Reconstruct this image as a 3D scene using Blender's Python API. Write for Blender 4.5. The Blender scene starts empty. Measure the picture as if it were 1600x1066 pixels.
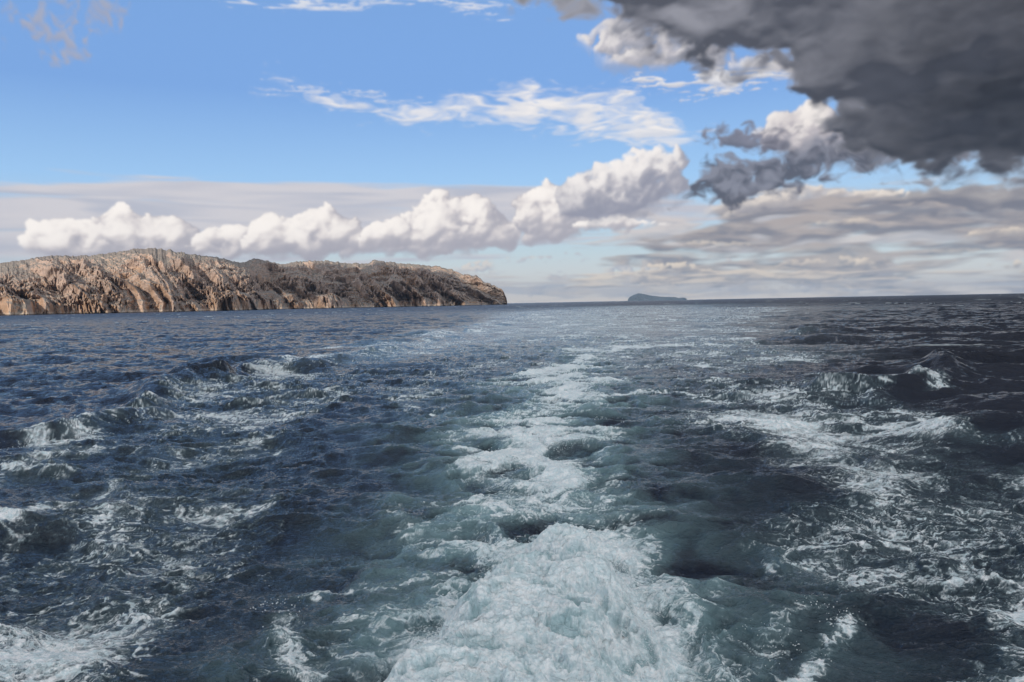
import bpy, math, random
import numpy as np
from mathutils import Vector, Matrix

# ---------------------------------------------------------------- camera
FPX, PW, PH = 1291.0, 1600.0, 1066.0          # focal length in photo pixels, photo size
CAM_H = 5.0
HAZE = 2.4e-5
PITCH, ROLL = math.radians(2.63), math.radians(1.12)
sc = bpy.context.scene
COL = sc.collection
fwd = np.array([0, math.cos(PITCH), -math.sin(PITCH)])
rt0 = np.array([1.0, 0, 0]); up0 = np.cross(rt0, fwd)
rgt = rt0 * math.cos(ROLL) - up0 * math.sin(ROLL)
upv = np.cross(rgt, fwd)
cam_d = bpy.data.cameras.new('camera'); cam = bpy.data.objects.new('camera', cam_d); COL.objects.link(cam)
cam_d.sensor_width = 36; cam_d.lens = 36 * FPX / PW
cam_d.clip_start = 0.1; cam_d.clip_end = 60000
cam.matrix_world = Matrix(((rgt[0], upv[0], -fwd[0], 0), (rgt[1], upv[1], -fwd[1], 0),
                           (rgt[2], upv[2], -fwd[2], CAM_H), (0, 0, 0, 1)))
sc.camera = cam
sc.view_settings.view_transform = 'Standard'; sc.view_settings.look = 'None'
sc.view_settings.exposure = 0.0; sc.view_settings.gamma = 1.0
sc.cycles.use_denoising = True
sc.cycles.max_bounces = 6; sc.cycles.volume_bounces = 0; sc.cycles.transparent_max_bounces = 6

def ray(px, py):
    d = FPX * fwd + (px - PW / 2) * rgt - (py - PH / 2) * upv
    return d / np.linalg.norm(d)
def azel(px, py):                               # photo pixel -> azimuth, elevation in degrees
    d = ray(px, py)
    return math.degrees(math.atan2(d[0], d[1])), math.degrees(math.asin(d[2]))
def ground(px, py):                             # photo pixel -> point of the sea plane
    d = ray(px, py); t = CAM_H / max(1e-5, -d[2])
    return d[0] * t, d[1] * t

# ---------------------------------------------------------------- node expression helper
class S:
    nt = None
    def __init__(s, sock): s.s = sock
    @staticmethod
    def m(op, *a, clamp=False):
        n = S.nt.nodes.new('ShaderNodeMath'); n.operation = op; n.use_clamp = clamp
        for i, v in enumerate(a):
            if isinstance(v, S): S.nt.links.new(v.s, n.inputs[i])
            else: n.inputs[i].default_value = float(v)
        return S(n.outputs[0])
    def __add__(a, b): return S.m('ADD', a, b)
    __radd__ = __add__
    def __sub__(a, b): return S.m('SUBTRACT', a, b)
    def __rsub__(a, b): return S.m('SUBTRACT', b, a)
    def __mul__(a, b): return S.m('MULTIPLY', a, b)
    __rmul__ = __mul__
    def __truediv__(a, b): return S.m('DIVIDE', a, b)
    def __pow__(a, b): return S.m('POWER', a, b)
def mn(a, b): return S.m('MINIMUM', a, b)
def mx(a, b): return S.m('MAXIMUM', a, b)
def clamp01(a): return S.m('ADD', a, 0, clamp=True)
def sstep(x, a, b):
    n = S.nt.nodes.new('ShaderNodeMapRange'); n.interpolation_type = 'SMOOTHSTEP'; n.clamp = True
    S.nt.links.new(x.s, n.inputs['Value'])
    for k, v in (('From Min', a), ('From Max', b)):
        if isinstance(v, S): S.nt.links.new(v.s, n.inputs[k])
        else: n.inputs[k].default_value = v
    return S(n.outputs[0])
def vec(x, y, z=0.0):
    n = S.nt.nodes.new('ShaderNodeCombineXYZ')
    for i, v in enumerate((x, y, z)):
        if isinstance(v, S): S.nt.links.new(v.s, n.inputs[i])
        else: n.inputs[i].default_value = float(v)
    return S(n.outputs[0])
def sep(v):
    n = S.nt.nodes.new('ShaderNodeSeparateXYZ'); S.nt.links.new(v.s, n.inputs[0])
    return [S(o) for o in n.outputs]
def noise(v, scale=1, detail=4, rough=.5, dim='2D', dist=0.0, kind='FBM', lac=2.0, color=False):
    n = S.nt.nodes.new('ShaderNodeTexNoise'); n.noise_dimensions = dim; n.noise_type = kind
    S.nt.links.new(v.s, n.inputs['Vector'])
    n.inputs['Scale'].default_value = scale; n.inputs['Detail'].default_value = detail
    n.inputs['Roughness'].default_value = rough; n.inputs['Distortion'].default_value = dist
    n.inputs['Lacunarity'].default_value = lac
    if kind == 'FBM': n.normalize = True
    return S(n.outputs['Color' if color else 'Fac'])
def curve(x, pts):                               # piecewise smooth function through pts (x, y)
    xs = [p[0] for p in pts]; ys = [p[1] for p in pts]
    x0, x1, y0, y1 = min(xs), max(xs), min(ys), max(ys)
    if y1 - y0 < 1e-6: y1 = y0 + 1e-3
    n = S.nt.nodes.new('ShaderNodeFloatCurve'); c = n.mapping.curves[0]
    P = [((a - x0) / (x1 - x0), (b - y0) / (y1 - y0)) for a, b in sorted(pts)]
    c.points[0].location = P[0]; c.points[1].location = P[-1]
    for a in P[1:-1]: c.points.new(*a)
    for p in c.points: p.handle_type = 'AUTO_CLAMPED'
    n.mapping.extend = 'HORIZONTAL'; n.mapping.update()
    S.nt.links.new(((x - x0) * (1 / (x1 - x0))).s, n.inputs['Value'])
    return S(n.outputs[0]) * (y1 - y0) + y0
def colr(*c):
    n = S.nt.nodes.new('ShaderNodeRGB'); n.outputs[0].default_value = (*c, 1); return S(n.outputs[0])
def cmix(f, a, b, mode='MIX'):
    n = S.nt.nodes.new('ShaderNodeMix'); n.data_type = 'RGBA'; n.blend_type = mode; n.clamp_factor = True
    for k, v in ((0, f), (6, a), (7, b)):
        if isinstance(v, S): S.nt.links.new(v.s, n.inputs[k])
        elif k: n.inputs[k].default_value = (*v, 1)
        else: n.inputs[k].default_value = float(v)
    return S(n.outputs[2])
def ramp(x, stops):
    n = S.nt.nodes.new('ShaderNodeValToRGB'); e = n.color_ramp.elements
    while len(e) < len(stops): e.new(.5)
    for k, (p, c) in zip(e, stops): k.position = p; k.color = (*c, 1)
    S.nt.links.new(x.s, n.inputs[0]); return S(n.outputs[0])

# ---------------------------------------------------------------- sky, clouds and sun
SUN_EL, SUN_AZ = 26.0, -152.0                    # azimuth from the view direction (+Y), clockwise
sr, sa = math.radians(SUN_EL), math.radians(SUN_AZ)
SUN_DIR = np.array([math.cos(sr) * math.sin(sa), math.cos(sr) * math.cos(sa), math.sin(sr)])
world = bpy.data.worlds.new('World'); sc.world = world; world.use_nodes = True
nt = world.node_tree; nt.nodes.clear(); S.nt = nt
out = nt.nodes.new('ShaderNodeOutputWorld'); bg = nt.nodes.new('ShaderNodeBackground')
nt.links.new(bg.outputs[0], out.inputs[0]); BGS = 0.1; bg.inputs[1].default_value = BGS
sky = nt.nodes.new('ShaderNodeTexSky'); sky.sky_type = 'NISHITA'; sky.sun_disc = False
sky.sun_elevation = sr; sky.sun_rotation = sa
sky.air_density = 1.0; sky.dust_density = 1.2; sky.ozone_density = 1.5
tc = nt.nodes.new('ShaderNodeTexCoord')
X, Y, Z = sep(S(tc.outputs['Generated']))
DEG = 57.29578
U = S.m('ARCTAN2', X, Y) * DEG                   # azimuth, degrees
V = S.m('ARCSINE', Z) * DEG                      # elevation, degrees
def C(*c): return colr(*[k / BGS for k in c])    # a radiance as seen at exposure 0
def pts(lst, dv=0.0): return [(a, b + dv) for a, b in (azel(x, y) for x, y in lst)]

base = cmix(1.0, S(sky.outputs[0]), (1.0, 1.0, 1.0), 'MULTIPLY')
# pale moist air close to the horizon
pale = ramp(clamp01(V * (1 / 14.0)), [(0.0, (.90 / BGS, .80 / BGS, .70 / BGS)), (.25, (.60 / BGS, .74 / BGS, .82 / BGS)), (.6, (.37 / BGS, .63 / BGS, .98 / BGS)), (1.0, (.215 / BGS, .42 / BGS, .84 / BGS))])
base = cmix(curve(V, [(-2, .95), (0, .95), (6, .85), (14, .85), (22, .75), (30, .15), (60, 0.05)]), base, pale)

def over(base, alpha, col): return cmix(alpha, base, col)
# ---- cloud cover: computed from random fields and thousands of round puffs on an azimuth/elevation grid
AZ0, AZ1, EL0, EL1, CD = -90.0, 90.0, -3.0, 52.0, 0.05
CW, CH = int((AZ1 - AZ0) / CD), int((EL1 - EL0) / CD)
CU = AZ0 + (np.arange(CW) + .5) * CD; CV = EL0 + (np.arange(CH) + .5) * CD
CRGB = np.zeros((CH, CW, 3), np.float32); CA = np.zeros((CH, CW), np.float32)

def grf(h, w, lx, ly, beta, seed, lmax=None):
    """gaussian random field, std 1: power-law below the correlation lengths lx, ly (cells)"""
    rng = np.random.default_rng(seed)
    ky = np.fft.fftfreq(h)[:, None]; kx = np.fft.rfftfreq(w)[None]
    k2 = (kx * lx) ** 2 + (ky * ly) ** 2
    F = np.fft.rfft2(rng.standard_normal((h, w)).astype(np.float32))
    F *= (1 + k2) ** (-beta / 2)
    F[0, 0] = 0
    r = np.fft.irfft2(F, s=(h, w)).astype(np.float32)
    return r / r.std()
def blur(a, sx, sy=None):
    sy = sy or sx
    h, w = a.shape; p = int(3 * max(sx, sy)) + 1
    b = np.pad(a, p, mode='edge')
    ky = np.fft.fftfreq(b.shape[0])[:, None]; kx = np.fft.rfftfreq(b.shape[1])[None]
    G = np.exp(-2 * np.pi ** 2 * ((kx * sx) ** 2 + (ky * sy) ** 2))
    return np.fft.irfft2(np.fft.rfft2(b) * G, s=b.shape).astype(np.float32)[p:-p, p:-p]
def samp(a, y, x):
    h, w = a.shape
    y = np.clip(y, 0, h - 1.001); x = np.clip(x, 0, w - 1.001)
    i = y.astype(np.int32); j = x.astype(np.int32); fy = (y - i).astype(np.float32); fx = (x - j).astype(np.float32)
    return (a[i, j] * (1 - fx) + a[i, j + 1] * fx) * (1 - fy) + (a[i + 1, j] * (1 - fx) + a[i + 1, j + 1] * fx) * fy
def ss(x, a, b):
    t = np.clip((x - a) / (b - a), 0, 1); return t * t * (3 - 2 * t)
def outline(lst):
    P = sorted(azel(x, y) for x, y in lst); return [p[0] for p in P], [p[1] for p in P]
def crop(u0, u1, v0, v1):
    a = max(0, int((u0 - AZ0) / CD)); b = min(CW, int((u1 - AZ0) / CD)); c = max(0, int((v0 - EL0) / CD)); d = min(CH, int((v1 - EL0) / CD))
    return slice(c, d), slice(a, b), CU[a:b], CV[c:d]
def lay(sl, alpha, col):
    a = alpha[..., None]; CRGB[sl] = CRGB[sl] * (1 - a) + np.asarray(col, np.float32) * a
    CA[sl] = CA[sl] * (1 - alpha) + alpha
def mixc(f, a, b): f = f[..., None]; return np.asarray(a, np.float32) * (1 - f) + np.asarray(b, np.float32) * f
LD = np.array([-.55, .50, .67])

def puffs(top, bot, lit, mid, dark, r0=1.0, n=700, seed=1, squash=1.0, soft=.10, wisp=.5, op=1.0, fill=.8,
          relief=1.0, base=.45, gain=1.0, levels=3, pad=2.5, keep=1.0, fine=.5, ragged=0.0):
    """a bank of cumulus between two outlines (photo pixels)"""
    tu, tv = outline(top); bu, bv = outline(bot)
    R, Cc, us, vs = crop(min(tu) - pad, max(tu) + pad, min(bv) - pad, max(tv) + pad)
    h, w = len(vs), len(us); rng = np.random.default_rng(seed)
    H = np.zeros((h, w), np.float32)
    def T(u): return np.interp(u, tu, tv)
    def B(u): return np.interp(u, bu, bv)
    L = []
    tries = 0
    while len(L) < n and tries < n * 30:
        tries += 1
        u = rng.uniform(min(tu), max(tu)); t, b = T(u), B(u)
        if t - b < .05: continue
        v = b + (t - b) * rng.uniform(0, 1) ** .8
        if rng.uniform() < .35: v = t - rng.uniform(.12, .5) * r0
        if v < b: continue
        room = min(t - v, (v - b) * 1.4 + .12 * r0, (u - min(tu)) + .1, (max(tu) - u) + .1)
        r = min(r0 * rng.uniform(.45, 1.0), room * 1.05)
        if r < .09 * r0: continue
        L.append((u, v, r, rng.uniform(0, .5) * r))
    allp = list(L); cur = L
    for lv in range(levels - 1):
        nx = []
        for (u, v, r, z) in cur:
            for k in range(3):
                a = rng.uniform(0, 2 * math.pi); q = rng.uniform(.35, .95)
                if math.sin(a) < -.2 and rng.uniform() < .7: continue
                rr = r * rng.uniform(.32, .52)
                nx.append((u + math.cos(a) * r * q, v + math.sin(a) * r * q / squash, rr, z + r * math.sqrt(1 - q * q) * .85))
        allp += nx; cur = nx if len(nx) < 9000 else [nx[i] for i in rng.choice(len(nx), 9000, replace=False)]
    for (u, v, r, z) in allp:
        rx, ry = r, r / squash
        j0 = max(0, int((u - rx - us[0]) / CD)); j1 = min(w, int((u + rx - us[0]) / CD) + 2)
        i0 = max(0, int((v - ry - vs[0]) / CD)); i1 = min(h, int((v + ry - vs[0]) / CD) + 2)
        if j1 <= j0 or i1 <= i0: continue
        d = 1 - ((us[None, j0:j1] - u) / rx) ** 2 - ((vs[i0:i1, None] - v) / ry) ** 2
        q = np.where(d > 0, np.sqrt(np.maximum(d, 0)) * r + z, 0)
        H[i0:i1, j0:j1] = np.maximum(H[i0:i1, j0:j1], q)
    ii, jj = np.mgrid[0:h, 0:w].astype(np.float32)
    wx = grf(h, w, 40, 40, 3.4, seed + 5) * wisp * 3 + grf(h, w, 9, 9, 2.8, seed + 6) * wisp * .6
    wy = grf(h, w, 40, 40, 3.4, seed + 7) * wisp * 3 / squash + grf(h, w, 9, 9, 2.8, seed + 8) * wisp * .6
    H = samp(H, ii + wy, jj + wx)
    f = grf(h, w, 18 * squash, 18, 2.5, seed + 9)
    H0 = H + f * .07 * fine * r0 * np.minimum(1, H / (.3 * r0))
    cov = blur(H0, 1.0) + ragged * r0 * grf(h, w, 14, 14, 2.6, seed + 12)
    alpha = ss(cov, .02, soft * 6 * r0 * .5 * (1 + 2.2 * (1 - ss((vs[:, None] - B(us)[None]), .1, .9)))) * op
    if keep < 1.0:
        alpha = alpha * ss(grf(h, w, 60 * squash, 50, 2.6, seed + 11), -keep, -keep + 1.2)
    lum = 0
    for s_, wgt, kk in ((1.0, .18, .8), (3.0, .34, 1.2), (7.0, .26, 1.8), (14.0, .22, 2.6)):
        Hb = blur(H0, s_)
        gy, gx = np.gradient(Hb, CD); gx *= relief * kk; gy *= relief * kk
        nz = 1 / np.sqrt(1 + gx * gx + gy * gy)
        lum = lum + wgt * np.clip(((-gx) * LD[0] + (-gy) * LD[1] + LD[2]) * nz - .02, 0, None)
    ao = np.clip((H0 - blur(H0, 10 + 6 * r0)) / (.5 * r0), -.6, .4)
    tt, bb = T(us)[None], B(us)[None]
    fr = np.clip((vs[:, None] - bb) / np.maximum(tt - bb, .2), 0, 1)
    big = grf(h, w, 70, 50, 3.2, seed + 15)
    lum = (lum * .95 + ao * .55) * gain + (fr - .5) * base * (.75 + .35 * big) - .12 + .07 * big
    lum = .5 + .5 * np.tanh((lum - .55) * 2.5)
    col = np.where((lum < .5)[..., None], mixc(lum * 2, dark, mid), mixc(lum * 2 - 1, mid, lit))
    lay((R, Cc), alpha, col)

def sheet(top, bot, c1, c0, lx=30, ly=30, beta=2.4, amp=.8, soft=.6, edge=(0, .6), op=1.0, seed=1, bias=0, softb=None,
          warp=6, tone=(20, 12, .5), shade=1.0, pad=2.0, thinlit=0.0, smax=1.2, tone2=0.0, deg=False):
    """layer cloud / wisps between two outlines: coverage from a stretched random field"""
    tu, tv = (([p[0] for p in top], [p[1] for p in top]) if deg else outline(top))
    bu, bv = outline(bot)
    R, Cc, us, vs = crop(min(tu + bu) - pad, max(tu + bu) + pad, min(bv) - pad, max(tv) + pad)
    h, w = len(vs), len(us)
    wx = grf(h, w, lx * 1.2, ly * 1.2, 3.4, seed + 1) * warp * math.sqrt(lx / ly); wy = grf(h, w, lx * 1.2, ly * 1.2, 3.4, seed + 2) * warp
    ii, jj = np.mgrid[0:h, 0:w].astype(np.float32)
    U2 = np.interp(jj + wx, np.arange(w), us); V2 = np.interp(ii + wy, np.arange(h), vs)
    t = (np.interp(U2, tu, tv) - V2) / soft; b = (V2 - np.interp(U2, bu, bv)) / (softb or soft)
    e = np.minimum((U2 - min(tu)) / soft / 2, (max(tu) - U2) / soft / 2)
    s = np.clip(np.minimum(np.minimum(t, b), e), -3, smax)
    f = samp(grf(h, w, lx, ly, beta, seed + 3), ii + wy, jj + wx)
    d = s + f * amp + bias
    alpha = ss(d, *edge) * op
    g = samp(grf(h, w, tone[0], tone[1], 3.1, seed + 4), ii + wy * 1.2, jj + wx)
    if tone2: g = g + tone2 * samp(grf(h, w, tone[0] * .3, tone[1] * .36, 2.6, seed + 5), ii + wy * 1.5, jj + wx * 1.2)
    db = blur(np.clip(d, -.5, 2), max(1.5, lx * .07), max(1.2, ly * .1)); gy = np.gradient(db, axis=0)
    gy = gy / (gy.std() + 1e-6)
    lum = np.clip(.5 + g * tone[2] * .38 - gy * .16 * shade + thinlit * (1 - ss(d, .1, 1.6)), 0, 1)
    lay((R, Cc), alpha, mixc(lum, c0, c1))
    return (R, Cc), alpha, us, vs

# layered grey-lavender stratus behind the cumulus row
sheet([(-900, 280), (0, 283), (300, 282), (600, 286), (850, 290), (1000, 300), (1150, 325), (1250, 345)],
      [(-900, 420), (0, 415), (300, 408), (600, 405), (850, 372), (1000, 360), (1150, 356), (1250, 360)],
      (.68, .65, .68), (.52, .53, .61), lx=260, ly=18, beta=2.3, amp=.4, soft=.45, softb=1.8, edge=(0, 1.3), op=.94, seed=3, bias=.35, warp=2.5, tone=(200, 14, .9), shade=.6)
# broken small cumulus low over the horizon
puffs([(-500, 436), (500, 436), (690, 420), (760, 404), (850, 398), (930, 404), (1010, 402), (1400, 400)], [(-500, 474), (500, 474), (700, 470), (900, 466), (1200, 462), (1400, 460)],
      (.82, .74, .66), (.58, .57, .60), (.42, .46, .54), r0=.42, n=1500, seed=21, squash=2.0, soft=.13, wisp=.7, op=.8, relief=1.0, base=.5, keep=.35, levels=2)
sheet([(600, 425), (800, 430), (1100, 440), (2300, 420)], [(600, 474), (800, 472), (1200, 466), (2300, 440)], (.66, .60, .56), (.50, .52, .57),
      lx=120, ly=8, beta=2.2, amp=.7, soft=.5, edge=(0, 1.4), op=.7, seed=41, bias=.1, warp=1.5, tone=(80, 8, .8), shade=.5)
puffs([(740, 412), (800, 402), (850, 396), (900, 392), (925, 400)], [(740, 416), (800, 416), (860, 412), (925, 408)], (.6, .56, .58), (.50, .50, .56), (.44, .46, .53),
      r0=.3, n=60, seed=25, squash=2.4, soft=.2, wisp=.5, op=.8, base=.4, levels=2)
# right-hand stratocumulus deck: soft grey layers, lit rims, pale gaps
def deck(top, bot, seed, c1, c0, lx, ly, op, bias, tn, soft=.8):
    sheet(top, bot, c1, c0, lx=lx, ly=ly, beta=2.5, amp=.55, soft=soft, softb=.9, edge=(0, 1.3), op=op, seed=seed, bias=bias, warp=2.2, tone=tn, shade=1.2, tone2=.45)
deck([(880, 345), (980, 345), (1100, 330), (1200, 300), (1300, 290), (1600, 290), (2600, 250)], [(880, 372), (1000, 390), (1150, 400), (1600, 400), (2600, 380)], 50, (.70, .64, .62), (.50, .48, .51), 120, 18, .85, .1, (90, 14, .8))
deck([(1020, 380), (1090, 352), (1150, 325), (1190, 306), (1260, 288), (1330, 293), (1420, 299), (1500, 306), (1600, 296), (2600, 250)],
     [(1020, 396), (1100, 392), (1200, 384), (1350, 386), (1600, 392), (2600, 360)], 51, (.46, .41, .40), (.235, .24, .285), 130, 26, .92, .25, (110, 22, .9), .6)
deck([(930, 410), (1000, 396), (1150, 380), (1350, 372), (1600, 372), (2600, 340)], [(930, 424), (1000, 436), (1200, 440), (1600, 436), (2600, 420)], 55, (.50, .445, .425), (.26, .265, .31), 120, 18, .85, .1, (80, 14, 1.0), .6)
deck([(900, 430), (1000, 424), (1200, 420), (1600, 416), (2600, 390)], [(900, 456), (1000, 462), (1200, 458), (1600, 452), (2600, 440)], 59, (.86, .74, .61), (.44, .425, .44), 90, 9, .85, .1, (60, 8, 1.0), .4)
puffs([(1130, 334), (1190, 303), (1260, 286), (1330, 290), (1420, 297), (1500, 302), (1600, 294), (2300, 270)],
      [(1130, 346), (1190, 326), (1260, 308), (1420, 316), (1600, 314), (2300, 300)],
      (.92, .83, .74), (.62, .56, .53), (.36, .345, .38), r0=.6, n=330, seed=53, squash=2.0, soft=.14, wisp=.9, op=.95, relief=1.0, base=.8, keep=1.4, levels=3, gain=1.0)
for k_, (lf, y0_, rt_, y1_, r_, n_, op_) in enumerate(((985, 408, 1130, 430, .45, 90, .9), (1180, 400, 1420, 420, .4, 130, .55), (1500, 352, 1640, 372, .5, 70, .8), (1330, 398, 1370, 424, .4, 24, .9), (1540, 404, 1620, 418, .35, 40, .9),
                                                 (1060, 372, 1200, 388, .45, 90, .6), (1240, 340, 1420, 356, .6, 70, .5), (1400, 384, 1560, 398, .45, 90, .45), (930, 436, 1600, 452, .22, 420, .5))):
    puffs([(lf, y1_ - 4), (lf + .2 * (rt_ - lf), y0_ + 3), (lf + .6 * (rt_ - lf), y0_), (rt_, y1_ - 5)], [(lf, y1_), (rt_, y1_)],
          (.95, .82, .67), (.58, .52, .48), (.33, .335, .375), r0=r_, n=n_, seed=630 + 7 * k_, squash=2.2, soft=.12, wisp=.8, op=op_, relief=1.0, base=.8, keep=1.4, levels=3, gain=.98)
# thin high streak
sheet([(425, 126), (470, 134), (560, 158), (620, 174), (680, 162), (740, 150), (860, 136), (930, 140), (1000, 152), (1050, 180), (1085, 206)],
      [(425, 134), (470, 146), (560, 176), (620, 190), (680, 190), (740, 192), (860, 204), (930, 216), (1000, 232), (1050, 232), (1085, 218)],
      (.93, .89, .87), (.70, .72, .79), lx=60, ly=13, beta=2.1, amp=.42, soft=.9, edge=(-.3, 1.7), op=.97, seed=76, bias=.1, warp=3.0, tone=(40, 9, .6), shade=.6, pad=1.5)
sheet([(440, 126), (520, 142), (600, 150), (640, 156)], [(440, 132), (520, 150), (600, 158), (640, 162)], (.85, .84, .85), (.7, .72, .79), lx=60, ly=6, beta=1.8, amp=.6, soft=.3, edge=(0, 1.6), op=.6, seed=77, bias=.3, warp=5)
sheet([(380, -4), (540, -16), (640, -14), (740, -4), (830, 6)], [(380, 6), (540, 6), (640, 8), (740, 18), (830, 14)], (.88, .86, .86), (.72, .74, .8),
      lx=90, ly=8, beta=1.8, amp=.5, soft=.5, edge=(0, 1.3), op=.8, seed=81, bias=.1, warp=6)
sheet([(980, 124), (1040, 122), (1110, 108), (1200, 100), (1280, 100)], [(980, 136), (1040, 144), (1110, 140), (1200, 138), (1280, 132)], (.92, .88, .85), (.6, .61, .68),
      lx=60, ly=9, beta=1.9, amp=.5, soft=.45, edge=(0, .9), op=.9, seed=83, bias=.1, warp=6)
sheet([(40, 20), (60, -6), (95, -14), (130, 0), (150, 12)], [(40, 34), (70, 62), (90, 88), (118, 96), (135, 84), (150, 24)], (.43, .43, .50), (.38, .39, .48),
      lx=22, ly=26, beta=2.2, amp=.55, soft=1.5, edge=(0, 2.0), op=.8, seed=88, bias=.5, warp=3)
# row of cumulus above the headland
for k_, (tp_, bt_, r_, n_) in enumerate((
    ([(-200, 384), (-120, 372), (-60, 366), (-10, 380)], [(-200, 392), (-10, 396)], .9, 90),
    ([(30, 378), (62, 350), (90, 340), (125, 346), (150, 338), (182, 321), (214, 332), (262, 336), (292, 350), (312, 360)], [(30, 396), (90, 412), (180, 418), (312, 406)], 1.2, 200),
    ([(300, 368), (326, 354), (350, 350), (384, 352), (400, 380)], [(300, 402), (350, 406), (400, 402)], .8, 90),
    ([(382, 372), (400, 345), (422, 334), (452, 338), (480, 330), (512, 319), (540, 334), (566, 352), (590, 372)], [(382, 400), (450, 405), (520, 404), (590, 399)], 1.2, 170),
    ([(560, 372), (585, 346), (620, 334), (650, 322), (684, 296), (712, 303), (750, 310), (778, 326), (800, 344), (812, 366)], [(560, 392), (640, 399), (740, 396), (790, 386), (812, 378)], 1.3, 220),
    ([(800, 352), (812, 318), (828, 292), (858, 277), (882, 292), (898, 320), (912, 345)], [(800, 374), (840, 386), (880, 378), (912, 362)], 1.15, 110),
    ([(900, 345), (960, 338), (1030, 345), (1060, 352)], [(900, 360), (960, 364), (1060, 358)], .6, 90))):
    puffs(tp_, bt_, (1.04, .98, .93), (.74, .69, .69), (.43, .42, .48), r0=r_, n=n_, seed=104 + 10 * k_, squash=1.3, soft=.12, wisp=1.1, relief=1.15, base=.8, levels=3, gain=.98, fine=1.0)
# cumulus at the end of the row
puffs([(868, 345), (885, 296), (915, 264), (950, 250), (985, 244), (1020, 232), (1050, 240), (1070, 268), (1085, 300)],
      [(868, 350), (890, 352), (930, 352), (980, 346), (1010, 332), (1040, 322), (1085, 310)],
      (.98, .93, .90), (.56, .54, .58), (.31, .32, .40), r0=1.3, n=170, seed=131, squash=1.15, soft=.22, wisp=1.6, relief=1.2, base=.95, levels=3, gain=.78, fine=1.1)
puffs([(1080, 330), (1150, 300), (1230, 286), (1290, 285)], [(1080, 350), (1150, 352), (1230, 340), (1290, 320)], (.8, .72, .66), (.5, .47, .48), (.36, .35, .4),
      r0=.9, n=90, seed=137, squash=1.8, soft=.4, wisp=1.2, op=.8, base=.5)
# sunlit tower at the edge of the dark cloud
puffs([(1165, 215), (1195, 186), (1225, 164), (1262, 158), (1310, 176), (1345, 200), (1400, 230)], [(1165, 220), (1200, 246), (1250, 255), (1345, 258), (1400, 250)],
      (.96, .90, .86), (.55, .51, .54), (.27, .28, .34), r0=1.1, n=110, seed=141, squash=1.1, soft=.2, wisp=1.4, relief=1.1, base=.75, levels=3, gain=.85)
puffs([(895, 66), (912, 50), (940, 30), (975, 22), (1040, 30), (1130, 70), (1200, 90), (1262, 96), (1285, 130)], [(895, 74), (915, 84), (950, 104), (1000, 120), (1060, 116), (1130, 120), (1200, 124), (1250, 132), (1285, 150)],
      (.93, .88, .84), (.58, .55, .58), (.33, .34, .40), r0=1.1, n=190, seed=147, squash=1.2, soft=.3, wisp=2.0, op=.96, relief=1.0, base=.1, levels=3, gain=.9)
sheet([(1380, 290), (1440, 276), (1520, 268), (1600, 268), (2600, 220)], [(1380, 296), (1440, 325), (1520, 345), (1600, 342), (2600, 320)],
      (.40, .38, .39), (.20, .21, .26), lx=60, ly=30, beta=2.1, amp=.5, soft=.8, edge=(0, 1.0), op=.93, seed=151, bias=.15, warp=3, tone=(60, 22, .8))
# the ragged dark wedge below the big cloud
sheet([(1055, 306), (1085, 278), (1105, 248), (1135, 240), (1165, 248), (1200, 234), (1260, 222), (1330, 208), (1400, 206), (1520, 200)],
      [(1055, 312), (1090, 304), (1115, 330), (1138, 345), (1170, 318), (1220, 302), (1290, 282), (1360, 266), (1410, 256), (1520, 250)],
      (.25, .26, .32), (.11, .118, .155), lx=32, ly=24, beta=2.25, amp=.42, soft=.8, edge=(0, 1.25), op=.98, seed=162, bias=.3, warp=3, tone=(34, 20, .9), shade=1.0, thinlit=.5, tone2=.4)
sheet([(1112, 208), (1130, 198), (1165, 198), (1200, 204), (1240, 206)], [(1112, 218), (1135, 228), (1170, 236), (1210, 238), (1240, 226)],
      (.24, .24, .30), (.15, .155, .2), lx=26, ly=16, beta=2.3, amp=.45, soft=.5, edge=(0, 1.3), op=.95, seed=169, bias=.4, warp=2.2, shade=.8, thinlit=.3)
# big dark rain cloud, upper right and overhead
sl, al, us, vs = sheet([(-3, 22), (2, 25), (6, 28), (12, 33), (22, 38), (40, 40), (75, 40), (90, 34)],
      [(770, -60), (810, -30), (860, 2), (895, 24), (925, 36), (975, 76), (1040, 92), (1110, 98), (1180, 106), (1238, 112), (1262, 150), (1290, 186), (1330, 220), (1370, 252), (1400, 272), (1450, 286), (1520, 280), (1600, 278), (1700, 270), (2300, 200), (3400, 100)],
      (.32, .325, .375), (.095, .102, .13), lx=60, ly=38, beta=2.35, amp=.42, soft=1.6, edge=(0, 1.15), op=1.0, seed=177, bias=.42, warp=3.2, tone=(130, 60, .95), shade=.55, deg=True, thinlit=.8, smax=3.0, tone2=.2)
cu = np.interp(us, [0, 8, 13, 18, 22, 27, 32, 60, 90], [0, 0, .12, .3, .55, .9, 1, 1, .4])[None] * np.interp(vs, [4, 7, 9.5, 12, 16, 22, 35], [.2, .55, .95, 1, .7, .45, .35])[:, None]
cu = np.clip(cu + .16 * grf(len(vs), len(us), 150, 70, 2.7, 181) * np.minimum(1, 2 * cu), 0, 1) * al
CRGB[sl] = CRGB[sl] * (1 - .92 * cu[..., None]) + np.array([.018, .021, .030], np.float32) * .92 * cu[..., None]
for k_ in range(3): CRGB[..., k_] = blur(CRGB[..., k_], .9)
CA = np.clip(blur(CA, .9), 0, 1)
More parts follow.
